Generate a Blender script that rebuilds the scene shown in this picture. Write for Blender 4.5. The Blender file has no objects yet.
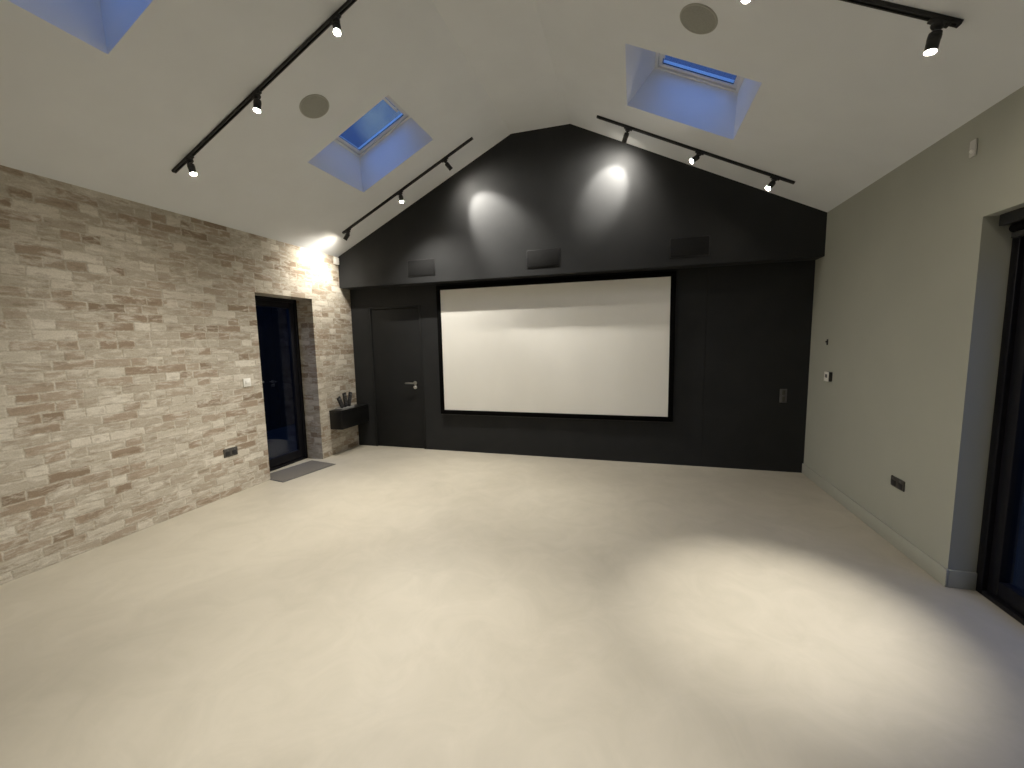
import bpy, bmesh, math
from mathutils import Vector, Matrix, Euler

C = bpy.context.scene.collection
scene = bpy.context.scene

# ---------------------------------------------------------------- room data
XL, XR = -3.877, 1.80            # brick wall / cream wall
YB, YW, YR = 4.814, 5.024, -2.6  # bulkhead face, lower black wall, rear wall
ZE, ZBULK = 2.675, 2.261         # eaves, underside of bulkhead
XA, XB, ZA = -1.382, -0.695, 3.884   # flat strip at the top of the ceiling
XM = (XL + XR) / 2
SLOPE = (ZA - ZE) / (XA - XL)
ANG = math.atan(SLOPE)

def ceil_z(x):
    if x < XA: return ZE + SLOPE * (x - XL)
    if x > XB: return ZE + SLOPE * (XR - x)
    return ZA

# ---------------------------------------------------------------- materials
def new_mat(name):
    m = bpy.data.materials.new(name); m.use_nodes = True
    nt = m.node_tree; nt.nodes.clear()
    out = nt.nodes.new('ShaderNodeOutputMaterial')
    b = nt.nodes.new('ShaderNodeBsdfPrincipled')
    nt.links.new(b.outputs[0], out.inputs[0])
    return m, nt, b, out

class NT:
    """small node helper"""
    def __init__(s, nt): s.nt = nt
    def n(s, t, **kw):
        x = s.nt.nodes.new(t)
        for k, v in kw.items(): setattr(x, k, v)
        return x
    def l(s, a, b): s.nt.links.new(a, b)
    def val(s, inp, v):
        if hasattr(v, 'is_output'): s.l(v, inp)
        else: inp.default_value = v
    def math(s, op, a, b=None, c=None, clamp=False):
        x = s.n('ShaderNodeMath', operation=op); x.use_clamp = clamp
        s.val(x.inputs[0], a)
        if b is not None: s.val(x.inputs[1], b)
        if c is not None: s.val(x.inputs[2], c)
        return x.outputs[0]
    def noise(s, vec, scale, detail=3, rough=.55, dist=0):
        x = s.n('ShaderNodeTexNoise'); s.l(vec, x.inputs['Vector'])
        x.inputs['Scale'].default_value = scale; x.inputs['Detail'].default_value = detail
        x.inputs['Roughness'].default_value = rough; x.inputs['Distortion'].default_value = dist
        return x.outputs[0]
    def ramp(s, fac, stops, interp='LINEAR'):
        x = s.n('ShaderNodeValToRGB'); x.color_ramp.interpolation = interp
        el = x.color_ramp.elements
        while len(el) < len(stops): el.new(0.5)
        for e, (p, c) in zip(el, stops): e.position = p; e.color = (c[0], c[1], c[2], 1)
        s.l(fac, x.inputs[0]); return x.outputs[0]
    def mix(s, fac, a, b, blend='MIX'):
        x = s.n('ShaderNodeMix', data_type='RGBA', blend_type=blend)
        s.val(x.inputs[0], fac)
        for i, v in ((6, a), (7, b)):
            if hasattr(v, 'is_output'): s.l(v, x.inputs[i])
            else: x.inputs[i].default_value = (v[0], v[1], v[2], 1)
        return x.outputs[2]
    def mrange(s, v, a, b, c=0, d=1):
        x = s.n('ShaderNodeMapRange'); s.l(v, x.inputs[0])
        for i, k in enumerate((a, b, c, d)): x.inputs[i + 1].default_value = k
        return x.outputs[0]
    def obj(s): return s.n('ShaderNodeTexCoord').outputs['Object']
    def bump(s, h, strength, dist, b):
        x = s.n('ShaderNodeBump'); s.l(h, x.inputs['Height'])
        x.inputs['Strength'].default_value = strength; x.inputs['Distance'].default_value = dist
        s.l(x.outputs[0], b.inputs['Normal'])

def simple(name, col, rough=.5, metal=0, var=.12, scale=14, bump=0.0, spec=.5):
    """a paint/metal/plastic with a little procedural variation"""
    m, nt, b, _ = new_mat(name); h = NT(nt); v = h.obj()
    n = h.noise(v, scale, 3)
    f = h.mrange(n, .3, .7, 1 - var, 1 + var)
    mx = h.n('ShaderNodeVectorMath', operation='SCALE')
    mx.inputs[0].default_value = col; h.l(f, mx.inputs['Scale'])
    h.l(mx.outputs[0], b.inputs['Base Color'])
    b.inputs['Roughness'].default_value = rough; b.inputs['Metallic'].default_value = metal
    b.inputs['Specular IOR Level'].default_value = spec
    if bump: h.bump(h.noise(v, scale * 12, 2), bump, .002, b)
    return m

M = {}
M['plaster'] = simple('ceiling_paint', (.77, .80, .83), .75, var=.02, scale=3, bump=.05)
M['cream'] = simple('cream_wall_paint', (.365, .372, .32), .7, var=.025, scale=2.5, bump=.06)
M['skirting'] = simple('skirting_paint', (.37, .375, .325), .5, var=.02)
M['black_wall'] = simple('black_wall_paint', (.0235, .0245, .0255), .7, var=.1, scale=3, bump=.05, spec=.2)
M['black_door'] = simple('black_door_paint', (.0175, .0183, .019), .65, var=.08, scale=3, spec=.2)
M['black_metal'] = simple('black_powder_coat', (.012, .012, .012), .45, var=.15, scale=40)
M['frame_black'] = simple('black_aluminium', (.006, .006, .0085), .45, var=.15, scale=20, spec=.2)
M['velvet'] = simple('black_velvet', (.004, .004, .004), .95, var=.2, scale=60, spec=.05)
M['black_gloss'] = simple('black_lacquer', (.006, .006, .006), .35, var=.1)
M['steel'] = simple('brushed_steel', (.55, .54, .52), .3, 1, var=.1, scale=30)
M['dark_steel'] = simple('dark_bronze_plate', (.10, .095, .085), .4, .6, var=.15, scale=30)
M['black_plastic'] = simple('black_plastic', (.014, .014, .015), .45, var=.1)
M['grey_plastic'] = simple('grey_plastic', (.10, .10, .10), .5, var=.1)
M['white_plastic'] = simple('white_plastic', (.78, .77, .72), .45, var=.02)
M['pale_plastic'] = simple('pale_plastic', (.56, .55, .52), .6, var=.02)
M['tray_grey'] = simple('pale_grey_plastic', (.30, .30, .29), .4, var=.05)
M['grille'] = simple('speaker_grille_cloth', (.0145, .0148, .0152), .85, var=.35, scale=160, bump=.3, spec=.15)
M['ceil_grille'] = simple('painted_speaker_grille', (.33, .335, .30), .8, var=.12, scale=220, bump=.3)
M['ceil_bezel'] = simple('painted_speaker_bezel', (.42, .42, .385), .6, var=.03)
M['mat'] = simple('grey_door_mat', (.135, .125, .11), .95, var=.35, scale=120, bump=.6, spec=.1)
M['window_white'] = simple('white_window_frame', (.70, .70, .68), .45, var=.02)
M['terrace'] = simple('dark_terrace_paving', (.010, .010, .011), .9, var=.25, scale=4, spec=.1)
M['fence'] = simple('dark_stained_fence', (.006, .006, .007), .9, var=.4, scale=8, spec=.08)

# floor : poured pale micro-cement
m, nt, b, _ = new_mat('micro_cement'); h = NT(nt); v = h.obj()
c1 = h.ramp(h.noise(v, .55, 5, .6, .6), [(.30, (.41, .375, .305)), (.70, (.485, .45, .37))])
c2 = h.ramp(h.noise(v, 3.2, 6, .65, 1.2), [(.3, (.93, .93, .92)), (.7, (1.05, 1.05, 1.05))])
h.l(h.mix(1, c1, c2, 'MULTIPLY'), b.inputs['Base Color'])
h.l(h.mrange(h.noise(v, 1.7, 4), .3, .7, .42, .58), b.inputs['Roughness'])
b.inputs['Specular IOR Level'].default_value = .35
h.bump(h.noise(v, 6, 5), .04, .003, b)
M['floor'] = m

# reclaimed brick, lime-smeared; u runs along y on the wall and along x in the jambs
m, nt, b, _ = new_mat('reclaimed_brick'); h = NT(nt); v = h.obj()
sep = h.n('ShaderNodeSeparateXYZ'); h.l(v, sep.inputs[0])
wob = h.n('ShaderNodeVectorMath', operation='SCALE'); wob.inputs['Scale'].default_value = 1
u0 = h.math('ADD', sep.outputs[1], sep.outputs[0])
wv = h.math('SUBTRACT', h.noise(v, 7, 2), .5)
wv2 = h.math('SUBTRACT', h.noise(v, 28, 2), .5)
z0 = h.math('ADD', sep.outputs[2], h.math('ADD', h.math('MULTIPLY', wv, .016), h.math('MULTIPLY', wv2, .008)))
BH, BL = .071, .235
rowf = h.math('DIVIDE', z0, BH); row = h.math('FLOOR', rowf)
wn = h.n('ShaderNodeTexWhiteNoise', noise_dimensions='1D'); h.l(row, wn.inputs['W'])
off = h.math('ADD', h.math('MULTIPLY', h.math('MODULO', h.math('ABSOLUTE', row), 2), .5), h.math('MULTIPLY', wn.outputs[0], .35))
uf = h.math('ADD', h.math('DIVIDE', h.math('ADD', u0, h.math('MULTIPLY', wv2, .012)), BL), off)
cell0 = h.math('FLOOR', uf)
# some bricks are cut to headers
cxy0 = h.n('ShaderNodeCombineXYZ'); h.l(cell0, cxy0.inputs[0]); h.l(row, cxy0.inputs[1]); cxy0.inputs[2].default_value = 5.3
wh = h.n('ShaderNodeTexWhiteNoise', noise_dimensions='3D'); h.l(cxy0.outputs[0], wh.inputs['Vector'])
split = h.math('LESS_THAN', wh.outputs[0], .28)
fr0 = h.math('FRACT', uf)
half = h.math('MULTIPLY', split, h.math('GREATER_THAN', fr0, .5))
cell = h.math('ADD', cell0, h.math('MULTIPLY', half, .5))
fr1 = h.math('ADD', h.math('MULTIPLY', fr0, h.math('SUBTRACT', 1, split)), h.math('MULTIPLY', h.math('FRACT', h.math('MULTIPLY', uf, 2)), split))
wid = h.math('SUBTRACT', BL, h.math('MULTIPLY', split, BL / 2))
du = h.math('MULTIPLY', h.math('SUBTRACT', .5, h.math('ABSOLUTE', h.math('SUBTRACT', fr1, .5))), wid)
dz = h.math('MULTIPLY', h.math('SUBTRACT', .5, h.math('ABSOLUTE', h.math('SUBTRACT', h.math('FRACT', rowf), .5))), BH)
edge = h.math('MINIMUM', du, dz)
edge = h.math('ADD', edge, h.math('MULTIPLY', h.math('SUBTRACT', h.noise(v, 45, 4), .5), .016))
body = h.n('ShaderNodeMapRange', interpolation_type='SMOOTHSTEP'); h.l(edge, body.inputs[0])
body.inputs[1].default_value = .000; body.inputs[2].default_value = .011
cxy = h.n('ShaderNodeCombineXYZ'); h.l(cell, cxy.inputs[0]); h.l(row, cxy.inputs[1])
wc = h.n('ShaderNodeTexWhiteNoise', noise_dimensions='3D'); h.l(cxy.outputs[0], wc.inputs['Vector'])
bc = h.ramp(wc.outputs[0], [(0, (.245, .19, .135)), (.12, (.32, .25, .185)), (.26, (.375, .31, .24)),
                            (.45, (.405, .355, .285)), (.65, (.445, .40, .33)), (.82, (.485, .445, .37)),
                            (.93, (.58, .535, .455)), (1, (.66, .62, .54))])
# smears of lime and grime, stretched along the course
mp = h.n('ShaderNodeMapping'); h.l(v, mp.inputs[0]); mp.inputs['Scale'].default_value = (.30, .30, 1)
addv = h.n('ShaderNodeVectorMath', operation='ADD'); h.l(mp.outputs[0], addv.inputs[0])
jit = h.n('ShaderNodeVectorMath', operation='SCALE'); h.l(wc.outputs[1], jit.inputs[0]); jit.inputs['Scale'].default_value = .6
h.l(jit.outputs[0], addv.inputs[1])
sm = h.noise(addv.outputs[0], 19, 5, .66, .5)
lime = h.mrange(sm, .50, .66)
bc = h.mix(h.math('MULTIPLY', lime, .72), bc, (.68, .645, .565))
grime = h.mrange(h.noise(addv.outputs[0], 27, 4, .62), .54, .70)
bc = h.mix(h.math('MULTIPLY', grime, .6), bc, (.225, .175, .12))
mp2 = h.n('ShaderNodeMapping'); h.l(v, mp2.inputs[0]); mp2.inputs['Scale'].default_value = (.28, .28, 1); mp2.inputs['Location'].default_value = (3, 1, 7)
wash = h.mrange(h.noise(mp2.outputs[0], 13, 6, .7, .3), .53, .68)
soot = h.mrange(h.noise(mp2.outputs[0], 9.5, 6, .68, .2), .57, .74)
mort = h.ramp(h.noise(v, 18, 4), [(.3, (.37, .325, .255)), (.5, (.46, .42, .345)), (.72, (.62, .58, .50))])
col = h.mix(body.outputs[0], mort, bc)
col = h.mix(h.math('MULTIPLY', wash, .6), col, (.66, .625, .545))
col = h.mix(h.math('MULTIPLY', soot, .5), col, (.25, .205, .15))
fine = h.ramp(h.noise(v, 120, 3), [(.25, (.86, .86, .86)), (.75, (1.1, 1.1, 1.1))])
h.l(h.mix(1, col, fine, 'MULTIPLY'), b.inputs['Base Color'])
b.inputs['Roughness'].default_value = .9; b.inputs['Specular IOR Level'].default_value = .15
hh = h.math('ADD', h.math('MULTIPLY', body.outputs[0], .45),
            h.math('ADD', h.math('MULTIPLY', sm, .5), h.math('MULTIPLY', wc.outputs[0], .35)))
h.bump(hh, .30, .010, b)
M['brick'] = m

# projection cloth
m, nt, b, _ = new_mat('projection_cloth'); h = NT(nt); v = h.obj()
mp = h.n('ShaderNodeMapping'); h.l(v, mp.inputs[0]); mp.inputs['Scale'].default_value = (1, 1, .6)
h.l(h.ramp(h.noise(mp.outputs[0], 2.2, 3), [(.3, (.86, .85, .80)), (.7, (.89, .88, .83))]), b.inputs['Base Color'])
b.inputs['Roughness'].default_value = .8; b.inputs['Specular IOR Level'].default_value = .2
h.bump(h.noise(mp.outputs[0], 3.5, 2), .10, .02, b)
M['cloth'] = m

def glass(name, tint, refl=1.0):
    m = bpy.data.materials.new(name); m.use_nodes = True; nt = m.node_tree; nt.nodes.clear(); h = NT(nt)
    out = h.n('ShaderNodeOutputMaterial'); t = h.n('ShaderNodeBsdfTransparent'); g = h.n('ShaderNodeBsdfGlossy')
    v = h.obj(); n = h.noise(v, 1.5, 2)
    h.l(h.ramp(n, [(.3, [x * .95 for x in tint]), (.7, tint)]), t.inputs[0])
    g.inputs['Roughness'].default_value = .03; g.inputs[0].default_value = (.9, .93, 1, 1)
    ge = h.n('ShaderNodeNewGeometry'); dt = h.n('ShaderNodeVectorMath', operation='DOT_PRODUCT')
    h.l(ge.outputs['Incoming'], dt.inputs[0]); h.l(ge.outputs['True Normal'], dt.inputs[1])
    sch = h.math('MULTIPLY_ADD', h.math('POWER', h.math('SUBTRACT', 1, h.math('ABSOLUTE', dt.outputs['Value']), clamp=True), 5), .96, .04)
    mx = h.n('ShaderNodeMixShader'); h.l(h.math('MULTIPLY', sch, refl), mx.inputs[0])
    h.l(t.outputs[0], mx.inputs[1]); h.l(g.outputs[0], mx.inputs[2]); h.l(mx.outputs[0], out.inputs[0])
    return m
M['door_glass'] = glass('dark_door_glass', (.80, .84, .90), 1.2)
M['sky_glass'] = glass('skylight_glass', (.93, .96, 1.0), 1.0)

LENS = 700
m = bpy.data.materials.new('lamp_lens'); m.use_nodes = True; nt = m.node_tree; nt.nodes.clear(); h = NT(nt)
out = h.n('ShaderNodeOutputMaterial'); e = h.n('ShaderNodeEmission'); v = h.obj()
h.l(h.ramp(h.noise(v, 300, 2), [(.2, (1, .86, .66)), (.8, (1, .92, .78))]), e.inputs[0]); e.inputs[1].default_value = LENS
h.l(e.outputs[0], out.inputs[0])
M['lens'] = m

# ---------------------------------------------------------------- mesh helpers
def bm_box(bm, x0, x1, y0, y1, z0, z1, bev=0.0, mat=None):
    r = bmesh.ops.create_cube(bm, size=1)
    vs = r['verts']
    for v in vs:
        v.co = Vector(((x0 + x1) / 2 + v.co.x * (x1 - x0), (y0 + y1) / 2 + v.co.y * (y1 - y0), (z0 + z1) / 2 + v.co.z * (z1 - z0)))
    if bev:
        es = list({e for v in vs for e in v.link_edges})
        r = bmesh.ops.bevel(bm, geom=es, offset=bev, segments=2, affect='EDGES', profile=.5)
        vs = list({v for f in r['faces'] for v in f.verts} | {v for v in vs if v.is_valid})
    if mat is not None: bmesh.ops.transform(bm, matrix=mat, verts=[v for v in vs if v.is_valid])
    return vs

def bm_lathe(bm, prof, n=24, mat=None, axis='Z'):
    """prof: list of (r, z); closed at r == 0"""
    rings = []; new = []
    for r, z in prof:
        if r < 1e-6:
            v = bm.verts.new((0, 0, z)); rings.append([v]); new.append(v)
        else:
            ring = [bm.verts.new((r * math.cos(2 * math.pi * k / n), r * math.sin(2 * math.pi * k / n), z)) for k in range(n)]
            rings.append(ring); new += ring
    for a, c in zip(rings, rings[1:]):
        for k in range(n):
            k2 = (k + 1) % n
            if len(a) == 1 and len(c) == 1: continue
            if len(a) == 1: bm.faces.new((a[0], c[k], c[k2]))
            elif len(c) == 1: bm.faces.new((a[k], c[0], a[k2]))
            else: bm.faces.new((a[k], c[k], c[k2], a[k2]))
    T = Matrix()
    if axis == 'X': T = Matrix.Rotation(math.pi / 2, 4, 'Y')
    if axis == 'Y': T = Matrix.Rotation(-math.pi / 2, 4, 'X')
    bmesh.ops.transform(bm, matrix=(mat or Matrix()) @ T, verts=new)
    return new

def finish(name, bm, mat, parent=None, loc=None, rot=None, smooth=True):
    bmesh.ops.recalc_face_normals(bm, faces=bm.faces[:])
    me = bpy.data.meshes.new(name); bm.to_mesh(me); bm.free()
    if smooth:
        for p in me.polygons: p.use_smooth = True
        try: me.set_sharp_from_angle(angle=math.radians(35))
        except Exception: pass
    me.materials.append(mat)
    return link(name, me, parent, loc, rot)

def link(name, me, parent=None, loc=None, rot=None):
    o = bpy.data.objects.new(name, me); C.objects.link(o)
    if loc is not None: o.location = loc
    if rot is not None: o.rotation_euler = rot
    if parent: o.parent = parent
    return o

def tag(o, label=None, cat=None, group=None, kind=None):
    if label: o['label'] = label
    if cat: o['category'] = cat
    if group: o['group'] = group
    if kind: o['kind'] = kind
    return o

def empty(name, loc=(0, 0, 0), rot=(0, 0, 0)):
    o = bpy.data.objects.new(name, None); C.objects.link(o)
    o.location = loc; o.rotation_euler = rot; o.empty_display_size = .1
    return o

def box(name, mat, x0, x1, y0, y1, z0, z1, bev=0.0, parent=None):
    bm = bmesh.new(); bm_box(bm, x0, x1, y0, y1, z0, z1, bev)
    return finish(name, bm, mat, parent, smooth=bev > 0)

def S(o, label=None, cat='room'): return tag(o, label, cat, kind='structure')

# ---------------------------------------------------------------- room shell
S(box('floor', M['floor'], XL - .35, XR + .245, YR, YW + .3, -.1, 0), 'pale beige seamless poured floor', 'floor')

# brick wall with the door recess
DY0, DY1, DT, DD = 3.47, 4.283, 2.066, .24
bm = bmesh.new()
bm_box(bm, XL - .35, XL, YR, DY0, 0, ZE + .02)
bm_box(bm, XL - .35, XL, DY1, YW + .3, 0, ZE + .02)
bm_box(bm, XL - .35, XL, DY0, DY1, DT, ZE + .02)
S(finish('wall_left', bm, M['brick'], smooth=False), 'lime-smeared reclaimed brick wall with a recessed glazed door', 'wall')

# cream wall with the wide glazed opening
RY0, RY1, RT, RD = -.9, 2.90, 2.111, .13
bm = bmesh.new()
bm_box(bm, XR, XR + .245, YR, RY0, 0, ZE + .02)
bm_box(bm, XR, XR + .245, RY1, YW + .3, 0, ZE + .02)
bm_box(bm, XR, XR + .245, RY0, RY1, RT, ZE + .02)
S(finish('wall_right', bm, M['cream'], smooth=False), 'plain cream painted wall on the right', 'wall')
S(box('wall_rear', M['cream'], XL - .35, XR + .245, YR - .2, YR, 0, 4.1), 'plain cream wall behind the viewer', 'wall')

# black wall under the bulkhead with a doorway, and the black gable bulkhead above
BX0, BX1, BT = -3.592, -2.763, 2.005
bm = bmesh.new()
SX = .785
bm_box(bm, XL, BX0, YW, YW + .25, 0, 2.5)
bm_box(bm, BX1, SX - .002, YW, YW + .25, 0, 2.5)
bm_box(bm, BX0, BX1, YW, YW + .25, BT, 2.5)
bm_box(bm, BX0, BX1, YW + .05, YW + .25, 0, BT)
bm_box(bm, SX - .002, SX + .002, YW + .006, YW + .25, 0, 2.5)
bm_box(bm, SX + .002, XR, YW, YW + .25, 0, 2.5)
S(finish('wall_back', bm, M['black_wall'], smooth=False), 'matt black end wall carrying the projection screen', 'wall')

bm = bmesh.new()
prof = [(XL, ZBULK), (XR, ZBULK), (XR, ZE), (XB, ZA), (XA, ZA), (XL, ZE)]
f0 = [bm.verts.new((x, YB, z)) for x, z in prof]; f1 = [bm.verts.new((x, YW + .28, z)) for x, z in prof]
bm.faces.new(f0); bm.faces.new(f1[::-1])
for k in range(6): bm.faces.new((f0[k], f1[k], f1[(k + 1) % 6], f0[(k + 1) % 6]))
S(finish('wall_gable', bm, M['black_wall'], smooth=False), 'black gable bulkhead overhanging the screen wall', 'wall')

# vaulted ceiling: two slopes and a flat strip, with flared skylight wells
SKX0, SKX1 = -2.878, -2.003            # well mouth on the left slope
FKX0, FKX1 = -2.900, -2.235            # window opening at the top of the well
SKO = .38                              # vertical depth of the well
SKY = [(3.246, 4.058), (.94, 1.757)]
bm = bmesh.new()
def cv(x, y, dz=0):  # left slope point, dz above plane
    return (x, y, ZE + SLOPE * (x - XL) + dz)
def mir(p, s): return p if s > 0 else (2 * XM - p[0], p[1], p[2])
def quad(pts): bm.faces.new([bm.verts.new(p) for p in pts])
xs = [XL, SKX0, SKX1, XA]
ys = [YR, SKY[1][0], SKY[1][1], SKY[0][0], SKY[0][1], YW + .28]
for s in (1, -1):
    for i in range(3):
        for j in range(5):
            if i == 1 and j in (1, 3): continue
            quad([mir(cv(xs[i], ys[j]), s), mir(cv(xs[i + 1], ys[j]), s), mir(cv(xs[i + 1], ys[j + 1]), s), mir(cv(xs[i], ys[j + 1]), s)])
    for (a, c) in SKY:
        lo = [cv(SKX0, a), cv(SKX1, a), cv(SKX1, c), cv(SKX0, c)]
        hi = [cv(FKX0, a, SKO), cv(FKX1, a, SKO), cv(FKX1, c, SKO), cv(FKX0, c, SKO)]
        for k in range(4):
            quad([mir(p, s) for p in (lo[k], lo[(k + 1) % 4], hi[(k + 1) % 4], hi[k])])
quad([(XA, YR, ZA), (XB, YR, ZA), (XB, YW + .28, ZA), (XA, YW + .28, ZA)])
bmesh.ops.remove_doubles(bm, verts=bm.verts[:], dist=1e-4)
S(finish('ceiling', bm, M['plaster'], smooth=False), 'vaulted off-white ceiling with skylight wells', 'ceiling')

# skirting on the cream wall and returning into the door reveal
bm = bmesh.new()
bm_box(bm, XR - .014, XR, RY1 - .014, YW, 0, .107, .003)
bm_box(bm, XR + .0005, XR + RD, RY1 - .014, RY1, 0, .107, .003)
S(finish('baseboard_right', bm, M['skirting']), 'cream skirting board along the right wall', 'skirting')

# outside, seen only through the glass
S(box('floor_terrace', M['terrace'], -9, -XL + 5, -6, 12, -.16, -.11), 'dark terrace outside the doors', 'terrace')
def fence_wall(x, name, label):
    bm = bmesh.new()
    for k in range(48):
        y = -6 + k * .36
        bm_box(bm, x - .012, x + .012, y, y + .345, -.11, 2.9)
    bm_box(bm, x + .012 * (1 if x > 0 else -1), x + .05 * (1 if x > 0 else -1), -6, 11.2, 2.3, 2.4)
    bm_box(bm, x + .012 * (1 if x > 0 else -1), x + .05 * (1 if x > 0 else -1), -6, 11.2, .3, .4)
    S(finish(name, bm, M['fence'], smooth=False), label, 'fence')
fence_wall(-6.6, 'wall_garden_left', 'dark boundary beyond the glazed door in the brick wall')
fence_wall(5.2, 'wall_garden_right', 'dark boundary beyond the wide glazed door')

# ---------------------------------------------------------------- skylights
def slope_frame(s):
    """local axes on a slope: u up the slope, v along the room, n out through the roof"""
    u = Vector((math.cos(ANG), 0, math.sin(ANG))); n = Vector((-math.sin(ANG), 0, math.cos(ANG)))
    if s < 0: u.x *= -1; n.x *= -1
    return u, n

def skylight(idx, s, ya, yb, label):
    u, n = slope_frame(s)
    c0 = Vector(mir(cv(FKX0, ya, SKO), s)); L = (Vector(mir(cv(FKX1, ya, SKO), s)) - c0).length; W = yb - ya
    v = Vector((0, 1, 0))
    T = Matrix((u, v, n)).transposed().to_4x4(); T.translation = c0
    root = empty('window_%d' % idx); root.matrix_world = T
    S(root, label, 'skylight')
    def ring(bm, m, w, z0, z1, bev=.003):
        bm_box(bm, m, L - m, m, m + w, z0, z1, bev); bm_box(bm, m, L - m, W - m - w, W - m, z0, z1, bev)
        bm_box(bm, m, m + w, m + w, W - m - w, z0, z1, bev); bm_box(bm, L - m - w, L - m, m + w, W - m - w, z0, z1, bev)
    bm = bmesh.new(); ring(bm, -.008, .034, -.002, .05)
    finish('frame', bm, M['window_white'], root)
    bm = bmesh.new(); ring(bm, .028, .032, .010, .05)
    sash = finish('sash', bm, M['window_white'], root)
    bm = bmesh.new(); bm_box(bm, .056, L - .056, .056, W - .056, .024, .030)
    finish('pane', bm, M['sky_glass'], sash, smooth=False)
    bm = bmesh.new(); ring(bm, .055, .008, .018, .024, 0)
    finish('glazing_gasket', bm, M['black_plastic'], sash, smooth=False)
    bm = bmesh.new()
    bm_box(bm, L - .085, L - .060, W * .22, W * .78, -.010, -.002, .003)
    bm_box(bm, L - .070, L - .062, W * .25, W * .27, -.004, .012); bm_box(bm, L - .070, L - .062, W * .73, W * .75, -.004, .012)
    finish('handle_bar', bm, M['window_white'], sash)
skylight(1, 1, SKY[0][0], SKY[0][1], 'skylight in the left slope nearest the black gable')
skylight(2, -1, SKY[0][0], SKY[0][1], 'skylight in the right slope nearest the black gable')
skylight(3, 1, SKY[1][0], SKY[1][1], 'skylight in the left slope at the top left corner')
skylight(4, -1, SKY[1][0], SKY[1][1], 'skylight in the right slope further back, above the view')

# ---------------------------------------------------------------- doors
# recessed black glazed door in the brick wall
d = empty('door_1', (XL - DD, DY0, 0)); S(d, 'black framed glazed door recessed in the brick wall', 'door')
W = DY1 - DY0
def door_ring(bm, W, H, w, x0, x1, m=0, bev=.004, bot=None):
    bot = w if bot is None else bot
    bm_box(bm, x0, x1, m, m + w, m * .0 + (0 if m == 0 else m), H - m, bev); bm_box(bm, x0, x1, W - m - w, W - m, (0 if m == 0 else m), H - m, bev)
    bm_box(bm, x0, x1, m + w, W - m - w, H - m - w, H - m, bev); bm_box(bm, x0, x1, m + w, W - m - w, (0 if m == 0 else m), (0 if m == 0 else m) + bot, bev)
bm = bmesh.new(); door_ring(bm, W, DT, .045, -.07, 0, 0, .004, .03); finish('frame', bm, M['frame_black'], d)
bm = bmesh.new(); door_ring(bm, W, DT, .075, -.06, -.012, .04, .004, .10); leaf = finish('door_leaf', bm, M['frame_black'], d)
bm = bmesh.new(); bm_box(bm, -.044, -.034, .11, W - .11, .13, DT - .11); finish('pane', bm, M['door_glass'], leaf, smooth=False)
bm = bmesh.new()
bm_box(bm, -.014, .0, .070, .098, .93, 1.15, .004)
bm_lathe(bm, [(0, 0), (.009, 0), (.009, .045), (0, .045)], 14, Matrix.Translation((0, .084, 1.08)), 'X')
bm_box(bm, .036, .050, .075, .20, 1.071, 1.089, .005)
finish('handle', bm, M['dark_steel'], leaf)

# flush black door in the black wall
d = empty('door_2', (BX0, YW, 0)); S(d, 'flush black door left of the projection screen', 'door')
W = BX1 - BX0
bm = bmesh.new()
bm_box(bm, 0.002, .035, -.004, .045, 0, BT - .002, .003); bm_box(bm, W - .035, W - .002, -.004, .045, 0, BT - .002, .003)
bm_box(bm, .035, W - .035, -.004, .045, BT - .035, BT - .002, .003)
finish('frame', bm, M['black_door'], d)
bm = bmesh.new(); bm_box(bm, .039, W - .039, .012, .046, .006, BT - .039, .003); leaf = finish('door_leaf', bm, M['black_door'], d)
bm = bmesh.new()
bm_lathe(bm, [(0, .012), (.026, .012), (.026, .003), (.010, .001), (.010, -.045), (0, -.045)], 20, Matrix.Translation((W - .14, 0, .935)), 'Y')
bm_lathe(bm, [(0, 0), (.0105, 0), (.0105, .125), (.007, .13), (0, .13)], 16, Matrix.Translation((W - .135, -.047, .935)) @ Matrix.Rotation(math.pi, 4, 'Z'), 'X')
finish('lever_handle', bm, M['steel'], leaf)
bm = bmesh.new()
bm_lathe(bm, [(0, .012), (.026, .012), (.026, .002), (.022, -.002), (0, -.002)], 20, Matrix.Translation((W - .14, 0, .875)), 'Y')
bm_lathe(bm, [(0, 0), (.012, 0), (.014, -.016), (.009, -.02), (0, -.02)], 16, Matrix.Translation((W - .14, -.002, .875)), 'Y')
finish('lock_rose', bm, M['steel'], leaf)

# wide glazed door in the cream wall
d = empty('door_3', (XR + RD, RY0, 0)); S(d, 'wide black framed glazed door at the right edge', 'door')
W = RY1 - RY0
bm = bmesh.new(); door_ring(bm, W, RT, .05, 0, .11, 0, .004, .03); finish('frame', bm, M['frame_black'], d)
n = 3; lw = (W - .1) / n
for k in range(n):
    a = .05 + k * lw
    bm = bmesh.new()
    bm_box(bm, .02, .08, a + .002, a + .072, .032, RT - .052, .004); bm_box(bm, .02, .08, a + lw - .072, a + lw - .002, .032, RT - .052, .004)
    bm_box(bm, .02, .08, a + .072, a + lw - .072, .032, .125, .004); bm_box(bm, .02, .08, a + .072, a + lw - .072, RT - .125, RT - .052, .004)
    leaf = finish('door_leaf', bm, M['frame_black'], d)
    bm = bmesh.new(); bm_box(bm, .045, .055, a + .070, a + lw - .070, .123, RT - .123); finish('pane', bm, M['door_glass'], leaf, smooth=False)

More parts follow.
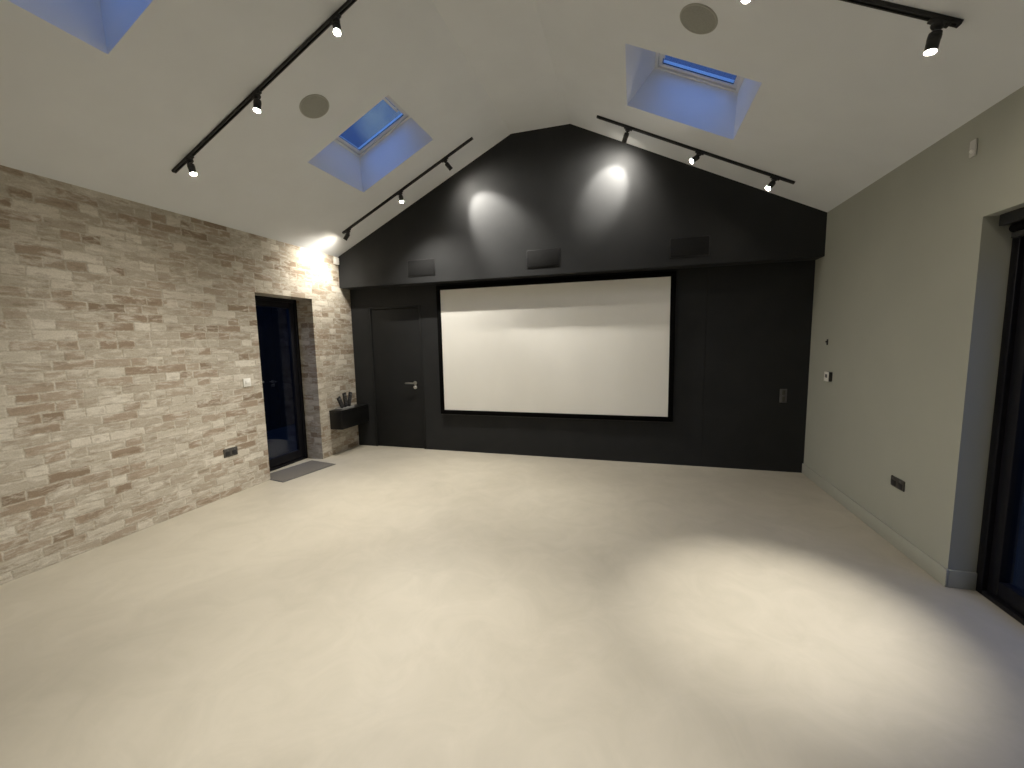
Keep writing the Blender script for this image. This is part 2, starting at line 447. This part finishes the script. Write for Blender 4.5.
# rolled black blind in the head of the wide opening
bl = empty('roller_blind', (XR + .085, RY1, RT))
tag(bl, 'rolled-up black blind at the head of the wide glazed door', 'blind')
Lb = 2.2
bm = bmesh.new(); bm_box(bm, -.030, .033, -Lb, -.02, -.06, -.001, .004); finish('cassette', bm, M['black_plastic'], bl)
bm = bmesh.new(); bm_lathe(bm, [(0, 0), (.022, 0), (.022, Lb - .1), (0, Lb - .1)], 20, Matrix.Translation((.010, -Lb + .04, -.082)), 'Y'); finish('fabric_roll', bm, M['velvet'], bl)
bm = bmesh.new(); bm_box(bm, -.002, .022, -Lb + .04, -.06, -.135, -.1045, .006); finish('bottom_bar', bm, M['black_plastic'], bl)

# ---------------------------------------------------------------- projection screen
sx0, sx1, sz0, sz1 = -2.448, .404, .577, 2.178
sc = empty('projection_screen', (0, YW, 0))
tag(sc, 'large white fixed projection screen in a thin black frame on the black wall', 'projection screen')
bm = bmesh.new()
NX, NZ = 40, 24
g = [[bm.verts.new((sx0 + (sx1 - sx0) * i / NX, -.030 + .0018 * math.sin(i * .7 + .5 * math.sin(j * .5)) * math.sin(math.pi * i / NX), sz0 + (sz1 - sz0) * j / NZ)) for j in range(NZ + 1)] for i in range(NX + 1)]
for i in range(NX):
    for j in range(NZ): bm.faces.new((g[i][j], g[i + 1][j], g[i + 1][j + 1], g[i][j + 1]))
finish('screen_fabric', bm, M['cloth'], sc)
fw = .055
bm = bmesh.new()
bm_box(bm, sx0 - fw, sx1 + fw, -.042, -.001, sz1, sz1 + fw, .006); bm_box(bm, sx0 - fw, sx1 + fw, -.042, -.001, sz0 - fw, sz0, .006)
bm_box(bm, sx0 - fw, sx0, -.042, -.001, sz0, sz1, .006); bm_box(bm, sx1, sx1 + fw, -.042, -.001, sz0, sz1, .006)
finish('frame', bm, M['velvet'], sc)
bm = bmesh.new(); bm_box(bm, sx0 - fw, sx1 + fw, -.036, -.003, sz0 - fw - .012, sz0 - fw - .0005, .003)
finish('lower_trim', bm, M['black_metal'], sc)

# ---------------------------------------------------------------- bulkhead speakers
def bulk_speaker(x0, x1, label):
    o = empty('bulkhead_speaker', ((x0 + x1) / 2, YB, 2.45)); w = (x1 - x0) / 2
    tag(o, label, 'speaker', 'rectangular speakers in the black bulkhead')
    bm = bmesh.new(); bm_box(bm, -w + .008, w - .008, -.010, -.0005, -.094, .094, .004); finish('grille', bm, M['grille'], o)
    bm = bmesh.new()
    bm_box(bm, -w, w, -.007, -.0005, .094, .102, .002); bm_box(bm, -w, w, -.007, -.0005, -.102, -.094, .002)
    bm_box(bm, -w, -w + .008, -.007, -.0005, -.094, .094, .002); bm_box(bm, w - .008, w, -.007, -.0005, -.094, .094, .002)
    finish('bezel', bm, M['black_plastic'], o)
bulk_speaker(-2.81, -2.42, 'dark rectangular speaker grille in the bulkhead above the black door')
bulk_speaker(-1.216, -.825, 'dark grey rectangular speaker grille centred above the projection screen')
bulk_speaker(.372, .765, 'barely visible black speaker grille in the bulkhead above the screen right end')

# ---------------------------------------------------------------- ceiling speakers
def slope_matrix(x, y, drop=0):
    s = 1 if x < XM else -1
    u, n = slope_frame(s)
    T = Matrix((u, Vector((0, 1, 0)) , n) if s > 0 else (u, Vector((0, -1, 0)), n)).transposed().to_4x4()
    T.translation = Vector((x, y, ceil_z(x))) - n * drop
    return T
def ceil_speaker(x, y, label):
    o = empty('ceiling_speaker'); o.matrix_world = slope_matrix(x, y)
    tag(o, label, 'speaker', 'round ceiling speakers')
    bm = bmesh.new(); bm_lathe(bm, [(0, -.008), (.07, -.0078), (.106, -.006), (.106, -.0005), (0, -.0005)], 40); finish('grille', bm, M['ceil_grille'], o)
    bm = bmesh.new(); bm_lathe(bm, [(.1065, -.0005), (.1065, -.007), (.110, -.008), (.115, -.004), (.115, -.0005), (.1065, -.0005)], 40); finish('bezel', bm, M['ceil_bezel'], o)
ceil_speaker(-2.438, 2.868, 'round grey speaker in the left slope beside the skylight')
ceil_speaker(.354, 2.851, 'round grey speaker in the right slope above the skylight')

# ---------------------------------------------------------------- track lighting
TX0, TX1 = -3.469, -1.712
TLEN = (TX1 - TX0) / math.cos(ANG)
bm = bmesh.new()
h2 = TLEN / 2 - .012
prof = [(-.014, 0), (-.014, -.018), (-.005, -.018), (-.005, -.007), (.005, -.007), (.005, -.018), (.014, -.018), (.014, 0)]
r0 = [bm.verts.new((-h2, y, z - .0005)) for y, z in prof]; r1 = [bm.verts.new((h2, y, z - .0005)) for y, z in prof]
for k in range(8): bm.faces.new((r0[k], r0[(k + 1) % 8], r1[(k + 1) % 8], r1[k]))
bm.faces.new(r0); bm.faces.new(r1[::-1])
rail_me = None
def track(x_mid, y, label):
    global rail_me, cap_me
    o = empty('ceiling_track'); o.matrix_world = slope_matrix(x_mid, y)
    tag(o, label, 'light track', 'black ceiling light tracks')
    if rail_me is None:
        r = finish('rail', bm, M['black_metal'], o, smooth=False); rail_me = r.data
        b2 = bmesh.new(); bm_box(b2, -.006, .006, -.0145, .0145, -.0195, -.0005, .002)
        c = finish('end_cap', b2, M['black_plastic'], o, loc=(-h2 - .006, 0, 0)); cap_me = c.data
    else:
        link('rail', rail_me, o); link('end_cap', cap_me, o, (-h2 - .006, 0, 0))
    link('end_cap', cap_me, o, (h2 + .006, 0, 0))
TXM = (TX0 + TX1) / 2; TXR = 2 * XM - TXM
YF, YN = 4.425, 2.470
track(TXM, YF, 'black light track on the left slope beside the black gable')
track(TXR, YF, 'black light track on the right slope beside the black gable')
track(TXM, YN, 'thick black light track high at the upper left, nearer the viewer')
track(TXR, YN, 'black light track cut off by the top right edge')

# spotlight parts (shared meshes)
bm = bmesh.new()
bm_box(bm, -.042, .042, -.0135, .0135, -.031, -.018, .003)
bm_lathe(bm, [(0, -.028), (.025, -.028), (.025, -.040), (.021, -.044), (0, -.044)], 24)
adapter_me = finish('adapter', bm, M['black_plastic'], None); C.objects.unlink(adapter_me); adapter_me = adapter_me.data
bm = bmesh.new()   # yoke: stem and knuckle, hangs along -z
bm_lathe(bm, [(0, 0), (.006, 0), (.006, -.014), (0, -.014)], 14)
bm_lathe(bm, [(0, -.012), (.008, -.012), (.008, .012), (0, .012)], 16, Matrix.Translation((0, 0, -.014)), 'Y')
stem_me = finish('stem', bm, M['black_metal'], None); C.objects.unlink(stem_me); stem_me = stem_me.data
HL = .078
bm = bmesh.new()   # can: open cup, shoots along -z from the knuckle
bm_lathe(bm, [(0, .010), (.016, .008), (.024, .001), (.024, -HL), (.0225, -HL), (.0215, -HL + .012), (0, -HL + .012)], 28)
for k in range(3): bm_lathe(bm, [(.024, -.010 - k * .007), (.0252, -.011 - k * .007), (.0252, -.013 - k * .007), (.024, -.014 - k * .007)], 28)
can_me = finish('can', bm, M['black_metal'], None); C.objects.unlink(can_me); can_me = can_me.data
bm = bmesh.new(); bm_lathe(bm, [(0, -HL + .002), (.0125, -HL + .0035), (.0205, -HL + .008)], 24)
lens_me = finish('lens', bm, M['lens'], None); C.objects.unlink(lens_me); lens_me = lens_me.data

POWER = 1.2
def lamp(x, y, target, label, power=60, spot=62, blend=.9, spill=0):
    T = slope_matrix(x, y)
    o = empty('track_spotlight'); o.matrix_world = T
    tag(o, label, 'spotlight', 'black track spotlights')
    link('adapter', adapter_me, o)
    Ti = T.inverted()
    # stem hangs plumb from the adapter disc
    p0 = T @ Vector((0, 0, -.043))
    st = link('stem', stem_me, o); st.matrix_local = Ti @ Matrix.Translation(p0)
    piv = p0 + Vector((0, 0, -.014))
    dr = (Vector(target) - piv).normalized()
    H = dr.to_track_quat('-Z', 'Y').to_matrix().to_4x4(); H.translation = piv + dr * .012
    ca = link('can', can_me, o); ca.matrix_local = Ti @ H
    link('lens', lens_me, ca)
    li = bpy.data.lights.new('beam', 'SPOT'); li.energy = power * POWER; li.color = (1, .945, .85)
    li.spot_size = math.radians(spot); li.spot_blend = blend; li.shadow_soft_size = .018
    lo = bpy.data.objects.new('beam', li); C.objects.link(lo); lo.parent = ca; lo.location = (0, 0, -HL - .004)
    if spill:   # the soft light outside the main beam
        l2 = li.copy(); l2.energy = spill * POWER; l2.spot_size = math.radians(138); l2.spot_blend = 1
        lo = bpy.data.objects.new('beam', l2); C.objects.link(lo); lo.parent = ca; lo.location = (0, 0, -HL - .004)

lamp(-3.40, YF, (-3.877, 4.32, 2.15), 'spotlight at the low end of the left track beside the gable, washing the brick corner', 34, 110, 1, 28)
lamp(-2.65, YF, (-1.7, 3.5, 0), 'middle spotlight of the left track beside the gable', 150, 60, 1, 210)
lamp(-2.06, YF, (-1.66, YB, 2.98), 'topmost spotlight of the left track beside the gable', 175, 58, .75, 30)
lamp(-.056, YF, (-.26, YB, 3.18), 'topmost spotlight of the right track beside the gable, aimed at the black wall', 110, 60, .7, 52)
lamp(.60, YF, (-3.6, 2.2, .15), 'middle spotlight of the right track beside the gable', 390, 42, 1)
lamp(1.24, YF, (-1.2, 2.9, 0), 'lowest spotlight of the right track beside the gable', 60, 44, 1)
lamp(-3.30, YN, (-2.3, 2.3, 0), 'lowest spotlight of the thick upper left track', 22, 60, 1, 24)
lamp(-2.60, YN, (-2.3, 1.7, 0), 'middle spotlight of the thick upper left track', 24, 60, 1, 40)
lamp(-1.90, YN, (-.75, .9, 0), 'brightest spotlight, topmost on the thick upper left track', 210, 60, 1, 20)
lamp(1.32, YN, (.80, 2.42, 0), 'spotlight hanging at the right end of the track cut off by the top edge', 350, 37, 1)
lamp(.56, YN, (-.5, .9, 0), 'spotlight half hidden at the top edge, on the right slope', 70, 60, 1)
lamp(-.16, YN, (-.6, .7, 0), 'spotlight at the high end of the top right track, above the view', 130, 60, 1)

# ---------------------------------------------------------------- floating shelf and what stands on it
SH = (-3.68, 4.455, .36, .615)
sh = empty('floating_shelf', (XL, SH[1], SH[2]))
tag(sh, 'black floating shelf box on the brick wall in the corner', 'shelf')
D, Ln, Hs = SH[0] - XL, YW - SH[1], SH[3] - SH[2]
bm = bmesh.new(); bm_box(bm, .0005, D - .018, .0, Ln - .001, 0, Hs - .018, .003); finish('carcass', bm, M['black_gloss'], sh)
bm = bmesh.new(); bm_box(bm, D - .0175, D, .002, Ln - .003, .002, Hs - .020, .002); finish('drawer_front', bm, M['black_gloss'], sh)
bm = bmesh.new(); bm_box(bm, .0005, D + .004, -.004, Ln - .001, Hs - .0175, Hs, .003); finish('top_panel', bm, M['black_gloss'], sh)

zt = SH[3]
tr = empty('remote_holder', (-3.765, 4.63, zt))
tag(tr, 'small pale tray on the black floating shelf holding dark remotes', 'tray')
bm = bmesh.new()
bm_box(bm, -.055, .055, -.13, .13, 0, .008, .003)
for (a, bb, c, dd) in ((-.055, .055, -.13, -.123), (-.055, .055, .123, .13), (-.055, -.048, -.123, .123), (.048, .055, -.123, .123)):
    bm_box(bm, a, bb, c, dd, .008, .028, .002)
finish('tray_body', bm, M['tray_grey'], tr)

rb = bmesh.new(); bm_box(rb, -.009, .009, -.024, .024, 0, .20, .007)
rm_body = finish('remote_control', rb, M['black_plastic'], None); C.objects.unlink(rm_body); rm_body = rm_body.data
rb = bmesh.new()
for i in range(5):
    for j in (-1, 0, 1): bm_box(rb, .009, .0112, j * .013 - .0045, j * .013 + .0045, .035 + i * .022, .045 + i * .022, .0015)
bm_lathe(rb, [(0, .009), (.016, .009), (.016, .0115), (.009, .012), (0, .0115)], 20, Matrix.Translation((0, 0, .165)), 'X')
rm_btn = finish('button_pad', rb, M['grey_plastic'], None); C.objects.unlink(rm_btn); rm_btn = rm_btn.data
for (y, tilt, sc_, label) in ((4.585, 26, .85, 'dark remote leaning left in the tray on the black shelf'),
                              (4.655, 7, 1.0, 'middle dark remote standing in the tray on the black shelf'),
                              (4.705, -17, 1.0, 'rightmost dark remote in the tray on the black shelf, leaning right')):
    r = link('remote_control', rm_body, None, (-3.765, y, zt + .021), (math.radians(tilt), 0, 0)); r.scale = (1.3, 1.35, sc_)
    tag(r, label, 'remote', 'remotes on the floating shelf'); link('button_pad', rm_btn, r)

# ---------------------------------------------------------------- wall plates
def socket_left():
    o = empty('wall_socket', (XL, 3.036, .437)); tag(o, 'dark metal double socket low on the brick wall', 'socket')
    bm = bmesh.new(); bm_box(bm, .0005, .009, -.073, .073, -.043, .043, .003); finish('face_plate', bm, M['dark_steel'], o)
    for y in (-.036, .036):
        bm = bmesh.new(); bm_box(bm, .009, .0115, y - .024, y + .024, -.030, .012, .002); finish('outlet', bm, M['black_plastic'], o)
        bm = bmesh.new(); bm_box(bm, .009, .013, y - .008, y + .008, .018, .033, .002); finish('rocker', bm, M['grey_plastic'], o)
socket_left()
o = empty('wall_socket', (XR, 3.412, .450), (0, 0, math.pi)); tag(o, 'dark steel double socket low on the cream wall', 'socket')
bm = bmesh.new(); bm_box(bm, .0005, .009, -.073, .073, -.036, .036, .003); finish('face_plate', bm, M['dark_steel'], o)
for y in (-.036, .036):
    bm = bmesh.new(); bm_box(bm, .009, .0115, y - .024, y + .024, -.028, .010, .002); finish('outlet', bm, M['black_plastic'], o)
    bm = bmesh.new(); bm_box(bm, .009, .013, y - .008, y + .008, .016, .029, .002); finish('rocker', bm, M['grey_plastic'], o)

def switch(name, loc, rz, w, hgt, mat, label, rock=None, cat='switch', d=.010, nrock=1):
    o = empty(name, loc, (0, 0, rz)); tag(o, label, cat)
    bm = bmesh.new(); bm_box(bm, -w, w, -d, -.0005, -hgt, hgt, .003); finish('face_plate', bm, mat, o)
    for k in range(nrock):
        zc = (k - (nrock - 1) / 2) * hgt * .95
        bm = bmesh.new(); bm_box(bm, -w * .45, w * .45, -d - .005, -d, zc - hgt * .38, zc + hgt * .38, .002); finish('rocker', bm, rock or mat, o)
    return o
switch('light_switch', (XL, 3.283, 1.115), math.pi / 2, .043, .043, M['white_plastic'], 'white light switch on the brick wall beside the glazed door')
switch('wall_switch', (1.572, YW, .845), 0, .034, .075, M['grey_plastic'], 'grey upright double switch on the black wall near the right corner', M['dark_steel'], nrock=2)

o = empty('thermostat', (XR, 4.535, 1.10), (0, 0, -math.pi / 2)); tag(o, 'small white thermostat with dark edge on the cream wall', 'thermostat')
bm = bmesh.new(); bm_box(bm, -.042, .046, -.028, -.0005, -.043, .043, .004); finish('housing', bm, M['black_plastic'], o)
bm = bmesh.new(); bm_box(bm, -.044, .044, -.034, -.028, -.045, .045, .002); finish('face_plate', bm, M['white_plastic'], o)
bm = bmesh.new(); bm_box(bm, -.022, .022, -.0355, -.034, -.010, .022, .0006); finish('display', bm, M['grey_plastic'], o)

o = empty('wall_hook', (XR, 4.635, 1.424), (0, 0, -math.pi / 2)); tag(o, 'tiny dark fitting on the cream wall above the thermostat', 'hook')
bm = bmesh.new(); bm_box(bm, -.014, .014, -.006, -.0005, -.028, .028, .003); finish('back_plate', bm, M['black_plastic'], o)
bm = bmesh.new(); bm_lathe(bm, [(0, 0), (.007, 0), (.007, -.008), (.009, -.010), (0, -.011)], 16, Matrix.Translation((0, -.006, .004)), 'Y'); finish('peg', bm, M['black_plastic'], o)

o = empty('wall_sensor', (XR, 3.005, 2.505), (0, 0, -math.pi / 2)); tag(o, 'small pale sensor high on the cream wall', 'sensor')
bm = bmesh.new(); bm_box(bm, -.022, .022, -.012, -.0005, -.045, .045, .006); finish('housing', bm, M['pale_plastic'], o)
bm = bmesh.new(); bm_lathe(bm, [(0, -.020), (.008, -.0185), (.012, -.012), (0, -.012)], 16, Matrix.Translation((0, 0, -.015)), 'Y'); finish('dome_lens', bm, M['white_plastic'], o)

o = empty('motion_sensor', (XL, 4.755, 2.615), (0, 0, math.pi / 2)); tag(o, 'small white sensor box at the top of the brick wall beside the gable', 'sensor')
bm = bmesh.new(); bm_box(bm, -.045, .045, -.035, -.0005, -.048, .048, .008); finish('housing', bm, M['white_plastic'], o)
bm = bmesh.new(); bm_box(bm, -.025, .025, -.041, -.035, -.030, .012, .003); finish('lens_window', bm, M['white_plastic'], o)

# ---------------------------------------------------------------- door mat
mt = empty('door_mat', (-3.603, 3.775, 0), (0, 0, math.radians(-9)))
tag(mt, 'flat grey door mat lying in the recess of the brick wall door', 'mat')
bm = bmesh.new(); bm_box(bm, -.42, -.004, -.345, .345, .0005, .008, .002); finish('pile', bm, M['mat'], mt)
bm = bmesh.new()
bm_box(bm, -.43, .006, -.355, -.345, .0005, .006, .002); bm_box(bm, -.43, .006, .345, .355, .0005, .006, .002)
bm_box(bm, -.004, .006, -.345, .345, .0005, .006, .002); bm_box(bm, -.43, -.42, -.345, .345, .0005, .006, .002)
finish('rubber_edge', bm, M['grey_plastic'], mt)

# ---------------------------------------------------------------- dusk sky
w = bpy.data.worlds.new('dusk'); scene.world = w; w.use_nodes = True; nt = w.node_tree; nt.nodes.clear(); h = NT(nt)
out = h.n('ShaderNodeOutputWorld'); bg = h.n('ShaderNodeBackground')
g = h.n('ShaderNodeTexCoord').outputs['Generated']
sep = h.n('ShaderNodeSeparateXYZ'); h.l(g, sep.inputs[0])
lum = h.mrange(h.math('SUBTRACT', sep.outputs[2], h.math('MULTIPLY', sep.outputs[1], .45)), -.25, 1.1)
base = h.ramp(lum, [(0, (.018, .04, .12)), (.3, (.03, .07, .22)), (.55, (.07, .21, .64)), (1, (.24, .72, 2.1))])
dc = h.n('ShaderNodeVectorMath', operation='DOT_PRODUCT'); h.l(g, dc.inputs[0]); dc.inputs[1].default_value = Vector((-.472, .758, .450)).normalized()
bank = h.mrange(dc.outputs['Value'], .9972, .9996)
cl = h.math('MULTIPLY', h.mrange(h.noise(g, 7, 5, .55, .3), .30, .60), bank, clamp=True)
skyc = h.mix(h.math('MULTIPLY', cl, .9), base, (.21, .30, .35))
h.l(skyc, bg.inputs[0]); bg.inputs[1].default_value = 1.05
h.l(bg.outputs[0], out.inputs[0])

# ---------------------------------------------------------------- camera
f, yaw, pitch, roll = 406.98, .2886, -.1069, -.0197
fwd = Vector((-math.sin(yaw) * math.cos(pitch), math.cos(yaw) * math.cos(pitch), math.sin(pitch)))
r = Vector((math.cos(yaw), math.sin(yaw), 0)); u = r.cross(fwd)
r2 = r * math.cos(roll) + u * math.sin(roll); u2 = u * math.cos(roll) - r * math.sin(roll)
cam = bpy.data.cameras.new('camera'); co = bpy.data.objects.new('camera', cam); C.objects.link(co)
T = Matrix((r2, u2, -fwd)).transposed().to_4x4(); T.translation = (0, 0, 1.5); co.matrix_world = T
cam.sensor_width = 36; cam.lens = 36 * f / 1024; cam.clip_start = .01; cam.clip_end = 200
scene.camera = co
vs = scene.view_settings
vs.view_transform = 'Standard'; vs.look = 'None'; vs.gamma = 1; vs.use_curve_mapping = False; vs.exposure = 0
scene.cycles.max_bounces = 10; scene.cycles.diffuse_bounces = 6; scene.cycles.sample_clamp_indirect = 6
